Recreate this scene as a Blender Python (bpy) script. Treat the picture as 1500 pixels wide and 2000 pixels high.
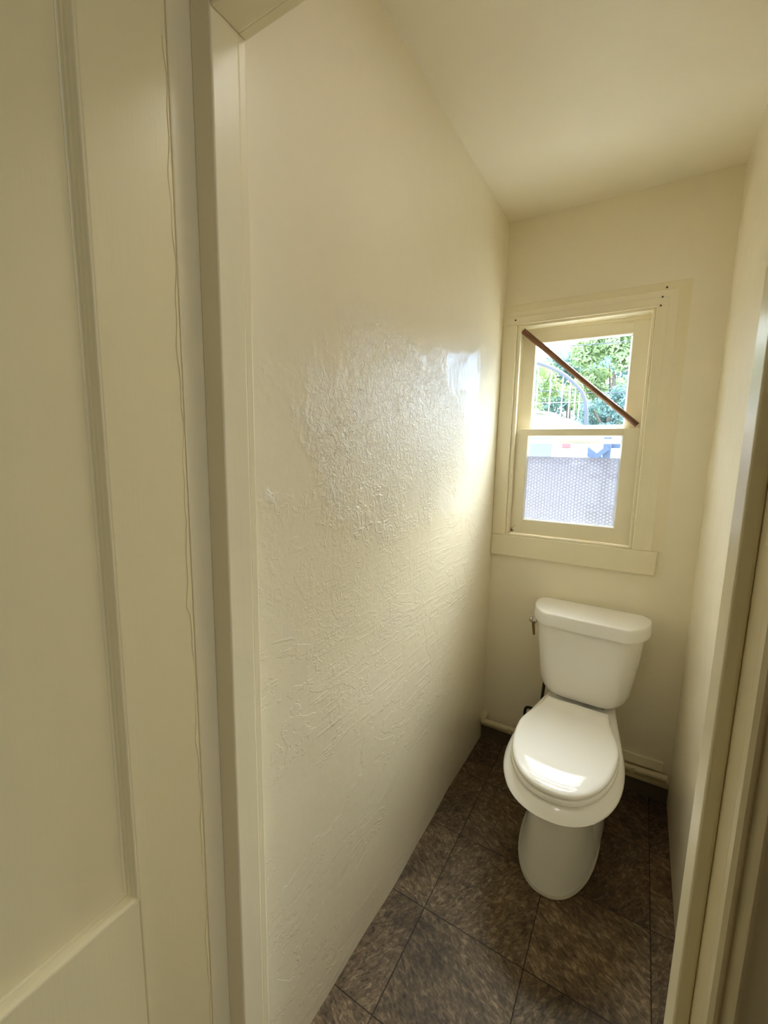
import bpy, bmesh, math, random
from mathutils import Vector, Matrix
random.seed(7)
for _o in list(bpy.data.objects): bpy.data.objects.remove(_o)
S = bpy.context.scene
C = S.collection

# ------------------------------------------------------------------ camera
CAM = Vector((0.58475, -1.98003, 1.42214))
YAW, PITCH, ROLL, FPX = 0.540097, 0.142957, 0.018474, 835.46
f = Vector((-math.sin(YAW)*math.cos(PITCH), math.cos(YAW)*math.cos(PITCH), -math.sin(PITCH)))
r0 = Vector((math.cos(YAW), math.sin(YAW), 0)); u0 = r0.cross(f)
rr = r0*math.cos(ROLL) + u0*math.sin(ROLL); uu = -r0*math.sin(ROLL) + u0*math.cos(ROLL)
cd = bpy.data.cameras.new('camera'); cam = bpy.data.objects.new('camera', cd); C.objects.link(cam)
M = Matrix((( rr.x, uu.x, -f.x), (rr.y, uu.y, -f.y), (rr.z, uu.z, -f.z))).to_4x4()
M.translation = CAM
cam.matrix_world = M
cd.sensor_fit = 'VERTICAL'; cd.sensor_height = 36.0; cd.lens = FPX/2000*36.0
cd.clip_start = 0.01
S.camera = cam

# ------------------------------------------------------------------ colour management, sky, sun
S.view_settings.view_transform = 'Standard'; S.view_settings.look = 'None'
S.view_settings.gamma = 1.0; S.view_settings.exposure = 0.62
S.view_settings.use_curve_mapping = False
try:
    S.cycles.diffuse_bounces = 10; S.cycles.max_bounces = 16; S.cycles.transparent_max_bounces = 16
    S.cycles.sample_clamp_indirect = 60.0; S.cycles.caustics_reflective = False; S.cycles.caustics_refractive = False
except Exception: pass

SKY_STRENGTH = 1.0
FILL_WATTS = 1.0
GLARE = 88.0                           # bright veiled sun high in front of the window, off to the right
W = bpy.data.worlds.new('sky'); S.world = W; W.use_nodes = True
nt = W.node_tree; nt.nodes.clear()
def wn(k, **kw):
    x = nt.nodes.new(k)
    for a_, b_ in kw.items(): setattr(x, a_, b_)
    return x
wo = wn('ShaderNodeOutputWorld'); bg = wn('ShaderNodeBackground'); tc = wn('ShaderNodeTexCoord'); sx = wn('ShaderNodeSeparateXYZ'); cr = wn('ShaderNodeValToRGB')
cr.color_ramp.elements[0].position = 0.0; cr.color_ramp.elements[0].color = (2.4, 3.1, 4.2, 1)
cr.color_ramp.elements[1].position = 0.6; cr.color_ramp.elements[1].color = (3.4, 4.2, 5.6, 1)
nt.links.new(tc.outputs['Generated'], sx.inputs[0]); nt.links.new(sx.outputs['Z'], cr.inputs[0])
EL, AZ = math.radians(49), math.radians(9)
dt = wn('ShaderNodeVectorMath', operation='DOT_PRODUCT'); nt.links.new(tc.outputs['Generated'], dt.inputs[0])
dt.inputs[1].default_value = (math.cos(EL)*math.sin(AZ), math.cos(EL)*math.cos(AZ), math.sin(EL))
m1_ = wn('ShaderNodeMath', operation='SUBTRACT'); nt.links.new(dt.outputs['Value'], m1_.inputs[0]); m1_.inputs[1].default_value = 1.0
m2_ = wn('ShaderNodeMath', operation='DIVIDE'); nt.links.new(m1_.outputs[0], m2_.inputs[0]); m2_.inputs[1].default_value = 0.11
m3_ = wn('ShaderNodeMath', operation='EXPONENT'); nt.links.new(m2_.outputs[0], m3_.inputs[0])
gl = wn('ShaderNodeVectorMath', operation='SCALE'); gl.inputs[0].default_value = (1.0, 0.975, 0.93); 
m4_ = wn('ShaderNodeMath', operation='MULTIPLY'); nt.links.new(m3_.outputs[0], m4_.inputs[0]); m4_.inputs[1].default_value = GLARE
nt.links.new(m4_.outputs[0], gl.inputs['Scale'])
ad = wn('ShaderNodeVectorMath', operation='ADD'); nt.links.new(cr.outputs[0], ad.inputs[0]); nt.links.new(gl.outputs[0], ad.inputs[1])
nt.links.new(ad.outputs[0], bg.inputs[0]); bg.inputs[1].default_value = SKY_STRENGTH
nt.links.new(bg.outputs[0], wo.inputs[0])

def portal(name, loc, rot, sx_, sy_):
    d = bpy.data.lights.new(name, 'AREA'); d.shape = 'RECTANGLE'; d.size = sx_; d.size_y = sy_
    d.cycles.is_portal = True
    o = bpy.data.objects.new(name, d); C.objects.link(o); o.location = loc; o.rotation_euler = rot
    return o
# sampling portals for the sky in the two window openings (they give off no light of their own)
portal('window_portal', (0.318, 0.135, 1.51), (math.radians(-90), 0, 0), 0.50, 0.93)
portal('added_window_portal', (2.68, -2.48, 1.45), (0, math.radians(90), 0), 1.5, 0.8)

# ------------------------------------------------------------------ helpers
def link(o, parent=None):
    C.objects.link(o)
    if parent: o.parent = parent
    return o
def obj(name, bm, mat, parent=None, smooth=None, bevel=0, seg=2):
    me = bpy.data.meshes.new(name)
    bmesh.ops.recalc_face_normals(bm, faces=bm.faces)
    bm.to_mesh(me); bm.free()
    if isinstance(mat, (list, tuple)):
        for m in mat: me.materials.append(m)
    elif mat: me.materials.append(mat)
    o = link(bpy.data.objects.new(name, me), parent)
    if bevel:
        b = o.modifiers.new('bevel', 'BEVEL'); b.width = bevel; b.segments = seg; b.limit_method = 'ANGLE'; b.angle_limit = math.radians(35)
        b.harden_normals = False
    if smooth is not None:
        me.polygons.foreach_set('use_smooth', [True]*len(me.polygons))
        me.set_sharp_from_angle(angle=math.radians(smooth))
    return o
def empty(name, loc=(0,0,0), rz=0, parent=None):
    o = bpy.data.objects.new(name, None); link(o, parent); o.location = loc; o.rotation_euler = (0,0,rz)
    o.empty_display_size = 0.1
    return o
def tag(o, label=None, cat=None, group=None, kind=None):
    if label: o['label'] = label
    if cat: o['category'] = cat
    if group: o['group'] = group
    if kind: o['kind'] = kind
    return o
def struct(o, label=None): return tag(o, label=label, kind='structure')
def box(bm, x0, x1, y0, y1, z0, z1):
    v = [bm.verts.new(p) for p in ((x0,y0,z0),(x1,y0,z0),(x1,y1,z0),(x0,y1,z0),(x0,y0,z1),(x1,y0,z1),(x1,y1,z1),(x0,y1,z1))]
    for q in ((0,3,2,1),(4,5,6,7),(0,1,5,4),(1,2,6,5),(2,3,7,6),(3,0,4,7)): bm.faces.new([v[i] for i in q])
    return bm
def B(*boxes):
    bm = bmesh.new()
    for b in boxes: box(bm, *b)
    return bm
def loft(bm, rings, cap0=True, cap1=True, closed=True):
    vs = [[bm.verts.new(p) for p in r] for r in rings]
    n = len(vs[0])
    for a, b in zip(vs[:-1], vs[1:]):
        for i in range(n if closed else n-1):
            j = (i+1) % n
            bm.faces.new((a[i], a[j], b[j], b[i]))
    if cap0: bm.faces.new(vs[0][::-1])
    if cap1: bm.faces.new(vs[-1])
    return bm
def tube(bm, pts, r, n=12, caps=True):
    pts = [Vector(p) for p in pts]; rings = []
    up = None
    for i, p in enumerate(pts):
        t = (pts[min(i+1,len(pts)-1)] - pts[max(i-1,0)]).normalized()
        if up is None:
            up = Vector((0,0,1)) if abs(t.z) < 0.9 else Vector((1,0,0))
        a = t.cross(up).normalized(); b = a.cross(t).normalized(); up = b
        rad = r[i] if isinstance(r, (list,tuple)) else r
        rings.append([p + a*rad*math.cos(2*math.pi*k/n) + b*rad*math.sin(2*math.pi*k/n) for k in range(n)])
    return loft(bm, rings, caps, caps)
def spline(pts, n=8):
    pts = [Vector(p) for p in pts]; out = []
    for i in range(len(pts)-1):
        p0, p1, p2, p3 = pts[max(i-1,0)], pts[i], pts[i+1], pts[min(i+2,len(pts)-1)]
        for k in range(n):
            t = k/n
            out.append(0.5*((2*p1)+(p2-p0)*t+(2*p0-5*p1+4*p2-p3)*t*t+(3*p1-p0-3*p2+p3)*t**3))
    out.append(pts[-1]); return out
def frame_profile(bm, prof, corners, close=True):
    """sweep a 2-D profile [(outward, depth)] round mitred corners; corners = [(point, outdir, depthdir)]"""
    rings = [[p + od*a + dd*b for a, b in prof] for p, od, dd in corners]
    if close: rings.append(rings[0])
    vs = [[bm.verts.new(q) for q in r] for r in rings]
    n = len(prof)
    for a, b in zip(vs[:-1], vs[1:]):
        for i in range(n):
            j = (i+1) % n
            bm.faces.new((a[i], a[j], b[j], b[i]))
    if not close:
        bm.faces.new(vs[0][::-1]); bm.faces.new(vs[-1])
    bmesh.ops.remove_doubles(bm, verts=bm.verts, dist=1e-6)
    return bm

# ------------------------------------------------------------------ materials
def mat(name):
    m = bpy.data.materials.new(name); m.use_nodes = True
    n = m.node_tree.nodes; return m, n, m.node_tree.links, n['Principled BSDF']
def simple(name, col, rough=0.5, metal=0.0, spec=0.5, bump=0, scale=40):
    m, n, l, p = mat(name)
    p.inputs['Base Color'].default_value = (*col, 1); p.inputs['Roughness'].default_value = rough
    p.inputs['Metallic'].default_value = metal; p.inputs['Specular IOR Level'].default_value = spec
    if bump:
        t = n.new('ShaderNodeTexCoord'); x = n.new('ShaderNodeTexNoise'); x.inputs['Scale'].default_value = scale; x.inputs['Detail'].default_value = 4
        b = n.new('ShaderNodeBump'); b.inputs['Distance'].default_value = bump
        l.new(t.outputs['Object'], x.inputs['Vector']); l.new(x.outputs['Fac'], b.inputs['Height']); l.new(b.outputs[0], p.inputs['Normal'])
    return m
PAINT = (0.85, 0.79, 0.635)
class NT:
    """small node-graph helper"""
    def __init__(s, m): s.t = m.node_tree; s.n = s.t.nodes; s.l = s.t.links
    def new(s, k, **kw):
        x = s.n.new(k)
        for a, b in kw.items(): setattr(x, a, b)
        return x
    def put(s, sock, v):
        if hasattr(v, 'is_output') or isinstance(v, bpy.types.NodeSocket): s.l.new(v, sock)
        else: sock.default_value = v
    def math(s, op, a, b=0.0, clamp=False):
        x = s.new('ShaderNodeMath', operation=op, use_clamp=clamp); s.put(x.inputs[0], a); s.put(x.inputs[1], b); return x.outputs[0]
    def noise(s, vec, scale, detail=3, rough=0.55, dist=0.0):
        x = s.new('ShaderNodeTexNoise'); s.l.new(vec, x.inputs['Vector']); x.inputs['Scale'].default_value = scale
        x.inputs['Detail'].default_value = detail; x.inputs['Roughness'].default_value = rough; x.inputs['Distortion'].default_value = dist
        return x.outputs['Fac']
    def map(s, vec, rot=(0,0,0), scale=(1,1,1), loc=(0,0,0)):
        x = s.new('ShaderNodeMapping'); s.l.new(vec, x.inputs[0]); x.inputs['Rotation'].default_value = rot; x.inputs['Scale'].default_value = scale; x.inputs['Location'].default_value = loc
        return x.outputs[0]
    def step(s, v, a, b):
        x = s.new('ShaderNodeMapRange', interpolation_type='SMOOTHSTEP'); s.put(x.inputs['Value'], v)
        x.inputs['From Min'].default_value = a; x.inputs['From Max'].default_value = b; return x.outputs[0]
def add(g, *a):
    r = a[0]
    for b in a[1:]: r = g.math('ADD', r, b)
    return r

def plaster(name, col, rough, region=None, amount=1.0, spec=0.4, coat=0.0):
    m, n, l, p = mat(name); g = NT(m)
    o = g.new('ShaderNodeTexCoord').outputs['Object']
    p.inputs['Roughness'].default_value = rough; p.inputs['Specular IOR Level'].default_value = spec
    p.inputs['Coat Weight'].default_value = coat; p.inputs['Coat Roughness'].default_value = 0.10; p.inputs['Coat IOR'].default_value = 1.5
    # faint unevenness of the paint colour
    v = g.noise(o, 3.0, 4)
    mx = g.new('ShaderNodeMixRGB'); mx.inputs[1].default_value = (*[c*0.97 for c in col], 1); mx.inputs[2].default_value = (*[min(1,c*1.03) for c in col], 1)
    l.new(v, mx.inputs[0]); l.new(mx.outputs[0], p.inputs['Base Color'])
    fine = g.math('MULTIPLY', g.noise(o, 170, 3), 0.00012*amount)
    soft = g.math('MULTIPLY', g.noise(o, 9, 3), 0.0022*amount)
    h = add(g, fine, soft)
    if region:
        sp = g.new('ShaderNodeSeparateXYZ'); l.new(o, sp.inputs[0]); Y, Z = sp.outputs[1], sp.outputs[2]
        def blob(cy, cz, ry, rz):
            a = g.math('DIVIDE', g.math('SUBTRACT', Y, cy), ry); b = g.math('DIVIDE', g.math('SUBTRACT', Z, cz), rz)
            return g.math('SUBTRACT', 1.0, add(g, g.math('MULTIPLY', a, a), g.math('MULTIPLY', b, b)))
        big = g.math('SUBTRACT', g.noise(o, 5.5, 4, 0.6, 0.4), 0.5)
        # rough re-plastered area: crusty lumps and streaks
        m1 = g.step(add(g, blob(-0.86, 1.47, 0.56, 0.30), g.math('MULTIPLY', big, 3.2)), -0.1, 0.55)
        m2 = g.step(add(g, blob(-1.05, 1.12, 0.50, 0.42), g.math('MULTIPLY', big, 3.6)), 0.15, 0.85)
        crust = g.noise(g.map(o, rot=(math.radians(14), 0, 0), scale=(1, 0.85, 1.0)), 58, 5, 0.66, 1.4)
        crust = g.math('POWER', crust, 1.6)
        ridge = g.step(g.noise(g.map(o, scale=(1, 0.9, 0.9)), 30, 4, 0.62, 1.8), 0.52, 0.64)
        streak = g.noise(g.map(o, scale=(1, 1.0, 0.10)), 85, 3, 0.6, 0.8)
        t1 = g.math('MULTIPLY', m1, add(g, g.math('MULTIPLY', crust, 0.0026), g.math('MULTIPLY', ridge, 0.0006), g.math('MULTIPLY', streak, 0.0004)))
        t2 = g.math('MULTIPLY', m2, add(g, g.math('MULTIPLY', ridge, 0.0005), g.math('MULTIPLY', crust, 0.0009), g.math('MULTIPLY', streak, 0.0004)))
        # trowel scratches running up to the right
        sc = g.noise(g.map(o, rot=(math.radians(-33), 0, 0), scale=(1, 0.07, 1.0)), 95, 2, 0.5, 0.3)
        m3 = g.step(add(g, blob(-0.75, 0.93, 0.75, 0.34), g.math('MULTIPLY', big, 3.5)), 0.05, 0.7)
        t3 = g.math('MULTIPLY', m3, g.math('MULTIPLY', g.step(sc, 0.5, 0.8), 0.0006))
        # edges of old flaked coats under the paint
        fl = g.step(g.noise(g.map(o, rot=(math.radians(-20), 0, 0), scale=(1, 0.8, 1.5)), 4.2, 6, 0.62, 0.7), 0.535, 0.545)
        m4 = g.step(Z, 1.5, 1.0)
        t4 = g.math('MULTIPLY', g.math('MULTIPLY', fl, 0.0006), m4)
        h = add(g, h, t1, t2, t3, t4)
    b = g.new('ShaderNodeBump'); b.inputs['Distance'].default_value = 1.0; b.inputs['Strength'].default_value = 1.0
    l.new(h, b.inputs['Height']); l.new(b.outputs[0], p.inputs['Normal'])
    if coat: l.new(b.outputs[0], p.inputs['Coat Normal'])
    return m
M_left = plaster('cream_gloss_plaster_rough', PAINT, 0.42, region=True, spec=0.45, coat=0.75)
M_wall = plaster('cream_gloss_plaster', PAINT, 0.24, amount=0.8)
M_back = plaster('cream_plaster_back', PAINT, 0.30, amount=0.7)
M_ceil = plaster('cream_ceiling_paint', (0.84, 0.79, 0.66), 0.45, amount=0.8)
M_hall = plaster('hall_wall_paint', (0.30, 0.25, 0.18), 0.5, amount=0.5)

def trim_paint(name, col, rough=0.28, vertical=True):
    m, n, l, p = mat(name); g = NT(m)
    o = g.new('ShaderNodeTexCoord').outputs['Object']
    p.inputs['Base Color'].default_value = (*col, 1); p.inputs['Roughness'].default_value = rough
    br = g.noise(g.map(o, scale=(1, 1, 0.05) if vertical else (0.05, 1, 1)), 260, 1, 0.5)
    lump = g.noise(o, 14, 3)
    h = add(g, g.math('MULTIPLY', br, 0.00012), g.math('MULTIPLY', lump, 0.0010))
    b = g.new('ShaderNodeBump'); b.inputs['Distance'].default_value = 1.0
    l.new(h, b.inputs['Height']); l.new(b.outputs[0], p.inputs['Normal'])
    return m
M_trim = trim_paint('cream_gloss_trim', (0.85, 0.78, 0.585), 0.34)
M_sash = trim_paint('cream_sash_paint', (0.83, 0.77, 0.59), 0.3)
M_door = trim_paint('cream_door_paint', (0.88, 0.785, 0.52), 0.35)

def tile_floor():
    m, n, l, p = mat('brown_vinyl_tile'); g = NT(m)
    o = g.new('ShaderNodeTexCoord').outputs['Object']
    sp = g.new('ShaderNodeSeparateXYZ'); l.new(o, sp.inputs[0])
    T = 0.3048
    ux = g.math('DIVIDE', g.math('SUBTRACT', sp.outputs[0], 0.119), T); uy = g.math('DIVIDE', g.math('ADD', sp.outputs[1], 0.912), T)
    def seam(u):
        fr = g.math('FRACT', g.math('ADD', u, 100.0))
        d = g.math('MINIMUM', fr, g.math('SUBTRACT', 1.0, fr)); return g.math('MULTIPLY', d, T)
    d = g.math('MINIMUM', seam(ux), seam(uy))
    line = g.math('SUBTRACT', 1.0, g.step(d, 0.0006, 0.0022))
    ix = g.math('FLOOR', g.math('ADD', ux, 100)); iy = g.math('FLOOR', g.math('ADD', uy, 100))
    cmb = g.new('ShaderNodeCombineXYZ'); l.new(ix, cmb.inputs[0]); l.new(iy, cmb.inputs[1])
    wn = g.new('ShaderNodeTexWhiteNoise', noise_dimensions='2D'); l.new(cmb.outputs[0], wn.inputs['Vector'])
    # swirling fleck, its direction turned per tile
    vr = g.new('ShaderNodeVectorRotate', rotation_type='Z_AXIS'); l.new(o, vr.inputs['Vector'])
    par = g.math('FLOORED_MODULO', g.math('ADD', ix, iy), 2.0)
    l.new(g.math('ADD', g.math('MULTIPLY', par, 1.5708), 0.5), vr.inputs['Angle'])
    fl = g.noise(g.map(vr.outputs[0], scale=(1, 0.42, 1)), 110, 5, 0.62, 0.9)
    fl2 = g.noise(g.map(vr.outputs[0], scale=(1, 0.5, 1)), 46, 4, 0.6, 1.2)
    fk = g.math('ADD', g.math('MULTIPLY', fl, 0.6), g.math('MULTIPLY', fl2, 0.4))
    r = g.new('ShaderNodeValToRGB'); e = r.color_ramp.elements
    e[0].position = 0.36; e[0].color = (0.046, 0.030, 0.016, 1); e[1].position = 0.70; e[1].color = (0.36, 0.26, 0.155, 1)
    x = r.color_ramp.elements.new(0.52); x.color = (0.140, 0.097, 0.055, 1)
    l.new(fk, r.inputs[0])
    # worn-in grime patches
    gr = g.step(g.noise(o, 4.2, 5, 0.6, 0.6), 0.42, 0.68)
    mx = g.new('ShaderNodeMixRGB', blend_type='MULTIPLY'); mx.inputs[2].default_value = (0.36, 0.33, 0.32, 1)
    l.new(g.math('MULTIPLY', gr, 0.75), mx.inputs[0]); l.new(r.outputs[0], mx.inputs[1])
    mt = g.new('ShaderNodeMixRGB', blend_type='MULTIPLY'); mt.inputs[0].default_value = 1
    vv = g.math('ADD', g.math('MULTIPLY', wn.outputs['Value'], 0.35), 0.8)
    cb = g.new('ShaderNodeCombineXYZ'); [l.new(vv, cb.inputs[i]) for i in range(3)]
    l.new(mx.outputs[0], mt.inputs[1]); l.new(cb.outputs[0], mt.inputs[2])
    ml = g.new('ShaderNodeMixRGB'); ml.inputs[2].default_value = (0.010, 0.007, 0.005, 1)
    l.new(g.math('MULTIPLY', line, 0.9), ml.inputs[0]); l.new(mt.outputs[0], ml.inputs[1])
    l.new(ml.outputs[0], p.inputs['Base Color'])
    p.inputs['Roughness'].default_value = 0.55; p.inputs['Specular IOR Level'].default_value = 0.25
    h = g.math('SUBTRACT', g.math('MULTIPLY', fk, 0.0006), g.math('MULTIPLY', line, 0.0008))
    b = g.new('ShaderNodeBump'); b.inputs['Distance'].default_value = 1.0
    l.new(h, b.inputs['Height']); l.new(b.outputs[0], p.inputs['Normal'])
    return m
M_floor = tile_floor()

def glass(name, tint=(1,1,1)):
    m, n, l, p = mat(name); g = NT(m); n.remove(p)
    t = g.new('ShaderNodeBsdfTransparent'); t.inputs[0].default_value = (*tint, 1)
    s = g.new('ShaderNodeBsdfGlossy'); s.inputs['Roughness'].default_value = 0.02
    fr = g.new('ShaderNodeFresnel'); ge = g.new('ShaderNodeNewGeometry')
    # thin pane: the same air-to-glass reflection on both of its faces
    l.new(g.math('SUBTRACT', 1.5, g.math('MULTIPLY', ge.outputs['Backfacing'], 1.5-1/1.5)), fr.inputs[0])
    mx = g.new('ShaderNodeMixShader'); l.new(fr.outputs[0], mx.inputs[0]); l.new(t.outputs[0], mx.inputs[1]); l.new(s.outputs[0], mx.inputs[2])
    l.new(mx.outputs[0], n['Material Output'].inputs[0]); return m
M_glass = glass('clear_window_glass', (0.93, 0.97, 0.97))
def frosted():
    m, n, l, p = mat('dimpled_privacy_film'); g = NT(m); n.remove(p)
    o = g.new('ShaderNodeTexCoord').outputs['Object']
    sp = g.new('ShaderNodeSeparateXYZ'); l.new(o, sp.inputs[0])
    k = 2*math.pi/0.0125
    def wave(ax, az):
        a = add(g, g.math('MULTIPLY', sp.outputs[0], k*ax), g.math('MULTIPLY', sp.outputs[2], k*az)); return g.math('COSINE', a)
    dots = add(g, wave(1, 0), wave(0.5, 0.866), wave(0.5, -0.866))       # honeycomb of dimples
    dd = g.step(dots, -1.2, 2.6)
    cl = g.noise(o, 5, 2)
    r = g.new('ShaderNodeMixRGB'); r.inputs[1].default_value = (0.103, 0.100, 0.110, 1); r.inputs[2].default_value = (0.152, 0.148, 0.157, 1)
    l.new(dd, r.inputs[0])
    tr = g.new('ShaderNodeBsdfTranslucent'); l.new(r.outputs[0], tr.inputs[0])
    tp = g.new('ShaderNodeBsdfTransparent'); tp.inputs[0].default_value = (0.8, 0.8, 0.84, 1)
    m1 = g.new('ShaderNodeMixShader'); m1.inputs[0].default_value = 0.34; l.new(tr.outputs[0], m1.inputs[1]); l.new(tp.outputs[0], m1.inputs[2])
    s = g.new('ShaderNodeBsdfGlossy'); s.inputs['Roughness'].default_value = 0.25
    b = g.new('ShaderNodeBump'); b.inputs['Distance'].default_value = 0.0002; l.new(dd, b.inputs['Height'])
    l.new(b.outputs[0], s.inputs['Normal']); l.new(b.outputs[0], tr.inputs['Normal'])
    m2 = g.new('ShaderNodeMixShader'); m2.inputs[0].default_value = 0.05; l.new(m1.outputs[0], m2.inputs[1]); l.new(s.outputs[0], m2.inputs[2])
    l.new(m2.outputs[0], n['Material Output'].inputs[0]); return m
M_film = frosted()
M_china = simple('white_vitreous_china', (0.91, 0.90, 0.88), 0.12, spec=0.5)
M_seat = simple('white_seat_plastic', (0.93, 0.92, 0.90), 0.03, spec=0.5)
M_chrome = simple('chrome', (0.62, 0.60, 0.56), 0.15, metal=1.0)
M_dark = simple('black_rubber', (0.012, 0.012, 0.012), 0.4)
M_brass = simple('old_brass', (0.35, 0.25, 0.12), 0.35, metal=1.0)
M_caulk = simple('grey_white_caulk', (0.55, 0.52, 0.45), 0.6)
M_pipe = simple('cream_painted_pipe', (0.62, 0.55, 0.36), 0.35, bump=0.0008, scale=60)
M_base = simple('shade_brown_baseboard', (0.11, 0.09, 0.055), 0.4, bump=0.0008, scale=30)  # dark tone puts the shade below the pipe into the colour
M_metal = simple('grey_aluminium', (0.45, 0.46, 0.50), 0.4, metal=0.3)
M_nail = simple('rusty_nail', (0.03, 0.02, 0.015), 0.6)
M_putty = simple('white_glazing_putty', (0.80, 0.79, 0.74), 0.5)
def wood():
    m, n, l, p = mat('weathered_brown_wood'); g = NT(m)
    o = g.new('ShaderNodeTexCoord').outputs['Object']
    v = g.noise(g.map(o, scale=(0.08, 1, 1)), 240, 4, 0.6, 0.5)
    r = g.new('ShaderNodeValToRGB'); e = r.color_ramp.elements
    e[0].position = 0.35; e[0].color = (0.10, 0.042, 0.018, 1); e[1].position = 0.7; e[1].color = (0.27, 0.125, 0.055, 1)
    l.new(v, r.inputs[0]); l.new(r.outputs[0], p.inputs['Base Color']); p.inputs['Roughness'].default_value = 0.6
    b = g.new('ShaderNodeBump'); b.inputs['Distance'].default_value = 0.0006; l.new(v, b.inputs['Height']); l.new(b.outputs[0], p.inputs['Normal'])
    return m
M_wood = wood()
M_woodend = simple('lit_wood_end', (0.62, 0.50, 0.34), 0.7, bump=0.0003, scale=300)  # pale colour stands for light falling on the end face

# ------------------------------------------------------------------ room shell
WID, HGT, YF = 0.792, 2.40, -1.49
YH = -1.585                             # hall face of the doorway wall
def wall_left_mesh():
    """room-side face as a fine grid: the plaster wavers where it meets the floor"""
    bm = bmesh.new(); ny, nz = 60, 60
    g = [[bm.verts.new((0.0035*math.sin(7*y+1.3)*math.exp(-6*z) + 0.0012*math.sin(19*y)*math.exp(-9*z), y, z))
          for z in [HGT*(j/nz)**1.4 for j in range(nz+1)]] for y in [YF + (0.0-YF)*i/ny for i in range(ny+1)]]
    for i in range(ny):
        for j in range(nz): bm.faces.new((g[i][j], g[i+1][j], g[i+1][j+1], g[i][j+1]))
    bk = [[bm.verts.new((-0.10, y, z)) for z in (0, HGT)] for y in (YF, 0.0)]
    bm.faces.new((bk[0][0], bk[0][1], bk[1][1], bk[1][0]))
    bm.faces.new([g[0][j] for j in range(nz+1)] + [bk[0][1], bk[0][0]])
    bm.faces.new([g[ny][j] for j in range(nz+1)] + [bk[1][1], bk[1][0]])
    bm.faces.new([g[i][0] for i in range(ny+1)] + [bk[1][0], bk[0][0]])
    bm.faces.new([g[i][nz] for i in range(ny+1)] + [bk[1][1], bk[0][1]])
    return bm
struct(obj('wall_left', wall_left_mesh(), M_left, smooth=30))
struct(obj('wall_right', B((WID, WID+0.10, YF, 0.0, 0, HGT)), M_wall))
# back wall with the window opening
WX0, WX1, WZ0, WZ1 = 0.062, 0.575, 1.045, 1.972
struct(obj('wall_back', B((-0.10, WX0, 0, 0.14, 0, HGT), (WX1, WID+0.10, 0, 0.14, 0, HGT), (WX0, WX1, 0, 0.14, 0, WZ0), (WX0, WX1, 0, 0.14, WZ1, HGT)), M_back))
struct(obj('ceiling', B((-1.5, 2.75, -3.0, 0.14, HGT, HGT+0.15)), M_ceil))
struct(obj('floor', B((-1.5, 2.75, -3.0, 0.14, -0.12, 0.0)), M_floor))
# doorway wall (between hall and closet), hall walls
JX0, JX1 = -0.002, 0.669                # rebate faces of the jambs
HZ = 2.035
struct(obj('wall_front', B((-1.4, JX0-0.02, YH, YF, 0, HGT), (JX1+0.02, 2.6, YH, YF, 0, HGT), (JX0-0.02, JX1+0.02, YH, YF, HZ+0.02, HGT)), M_hall))
struct(obj('wall_hall_light_block', B((0.83, 1.0, -1.72, YH, 0, HGT)), M_hall))  # unseen wall jog added to keep hall light off the casing
struct(obj('wall_hall_end', B((-1.5, -1.4, -3.0, YF, 0, HGT)), M_hall))
struct(obj('wall_hall_rear', B((-1.4, 2.6, -3.0, -2.9, 0, HGT)), M_hall))
HY0, HY1, HZ0, HZ1 = -2.88, -2.08, 0.70, 2.20
struct(obj('wall_hall_right', B((2.6, 2.75, -3.0, HY0, 0, HGT), (2.6, 2.75, HY1, YF, 0, HGT), (2.6, 2.75, HY0, HY1, 0, HZ0), (2.6, 2.75, HY0, HY1, HZ1, HGT)), M_hall))
w2 = struct(empty('added_hall_window', (2.675, (HY0+HY1)/2, HZ0)))  # unseen hall window, added to light the open door
obj('window_frame', B(*[(-0.02,0.02,a,b,c,d) for a,b,c,d in ((-0.40,-0.36,0,1.5),(0.36,0.40,0,1.5),(-0.36,0.36,0,0.05),(-0.36,0.36,1.45,1.5),(-0.36,0.36,0.73,0.77))]), M_sash, w2)
obj('pane', B((-0.003,0.003,-0.36,0.36,0.05,1.45)), glass('light_warming_glass', (1.0, 0.93, 0.80)), w2)  # pane tinted yellow to warm the added light

# unseen fill light added on the closet ceiling near the doorway
FILL_POS = (0.57, -1.16)
cl = struct(empty('added_fill', (FILL_POS[0], FILL_POS[1], HGT)))
bm = bmesh.new(); tube(bm, [(0,0,0),(0,0,-0.02),(0,0,-0.03)], [0.14,0.14,0.125], 32)
obj('fill_base', bm, simple('white_fill_base', (0.8,0.8,0.78), 0.4), cl, smooth=40)
ld = bpy.data.lights.new('added_fill_light', 'AREA'); ld.shape = 'DISK'; ld.size = 0.24; ld.energy = FILL_WATTS; ld.color = (1.0, 0.97, 0.93)
lo = bpy.data.objects.new('added_fill_light', ld); C.objects.link(lo); lo.parent = cl; lo.location = (0, 0, -0.034)

# ------------------------------------------------------------------ door frame (trim_1): jambs, stops, header, hall casing
STL, STR, YS = 0.040, 0.6565, -1.544    # stop faces, stop front
t1 = struct(empty('trim_1', (0.33, -1.55, 0)))
def child(name, bm, m, parent, **k):
    o = obj(name, bm, m, None, **k); o.parent = parent
    o.matrix_parent_inverse = Matrix.Translation(-Vector(parent.location)) if not parent.rotation_euler.z else parent.matrix_basis.inverted()
    return o
child('jamb', B((JX0-0.02, JX0, YH+0.006, YF, 0, HZ+0.02)), M_trim, t1, bevel=0.002)
child('jamb', B((JX1, JX1+0.02, YH, YF, 0, HZ+0.02)), M_trim, t1, bevel=0.002)
child('header', B((JX0, JX1, YH, YF, HZ, HZ+0.02)), M_trim, t1, bevel=0.002)
child('door_stop', B((JX0, STL, YS, YF-0.006, 0, HZ)), M_trim, t1, bevel=0.003, seg=3)
child('door_stop', B((STR, JX1, YS, YF-0.006, 0, HZ)), M_trim, t1, bevel=0.003, seg=3)
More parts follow.
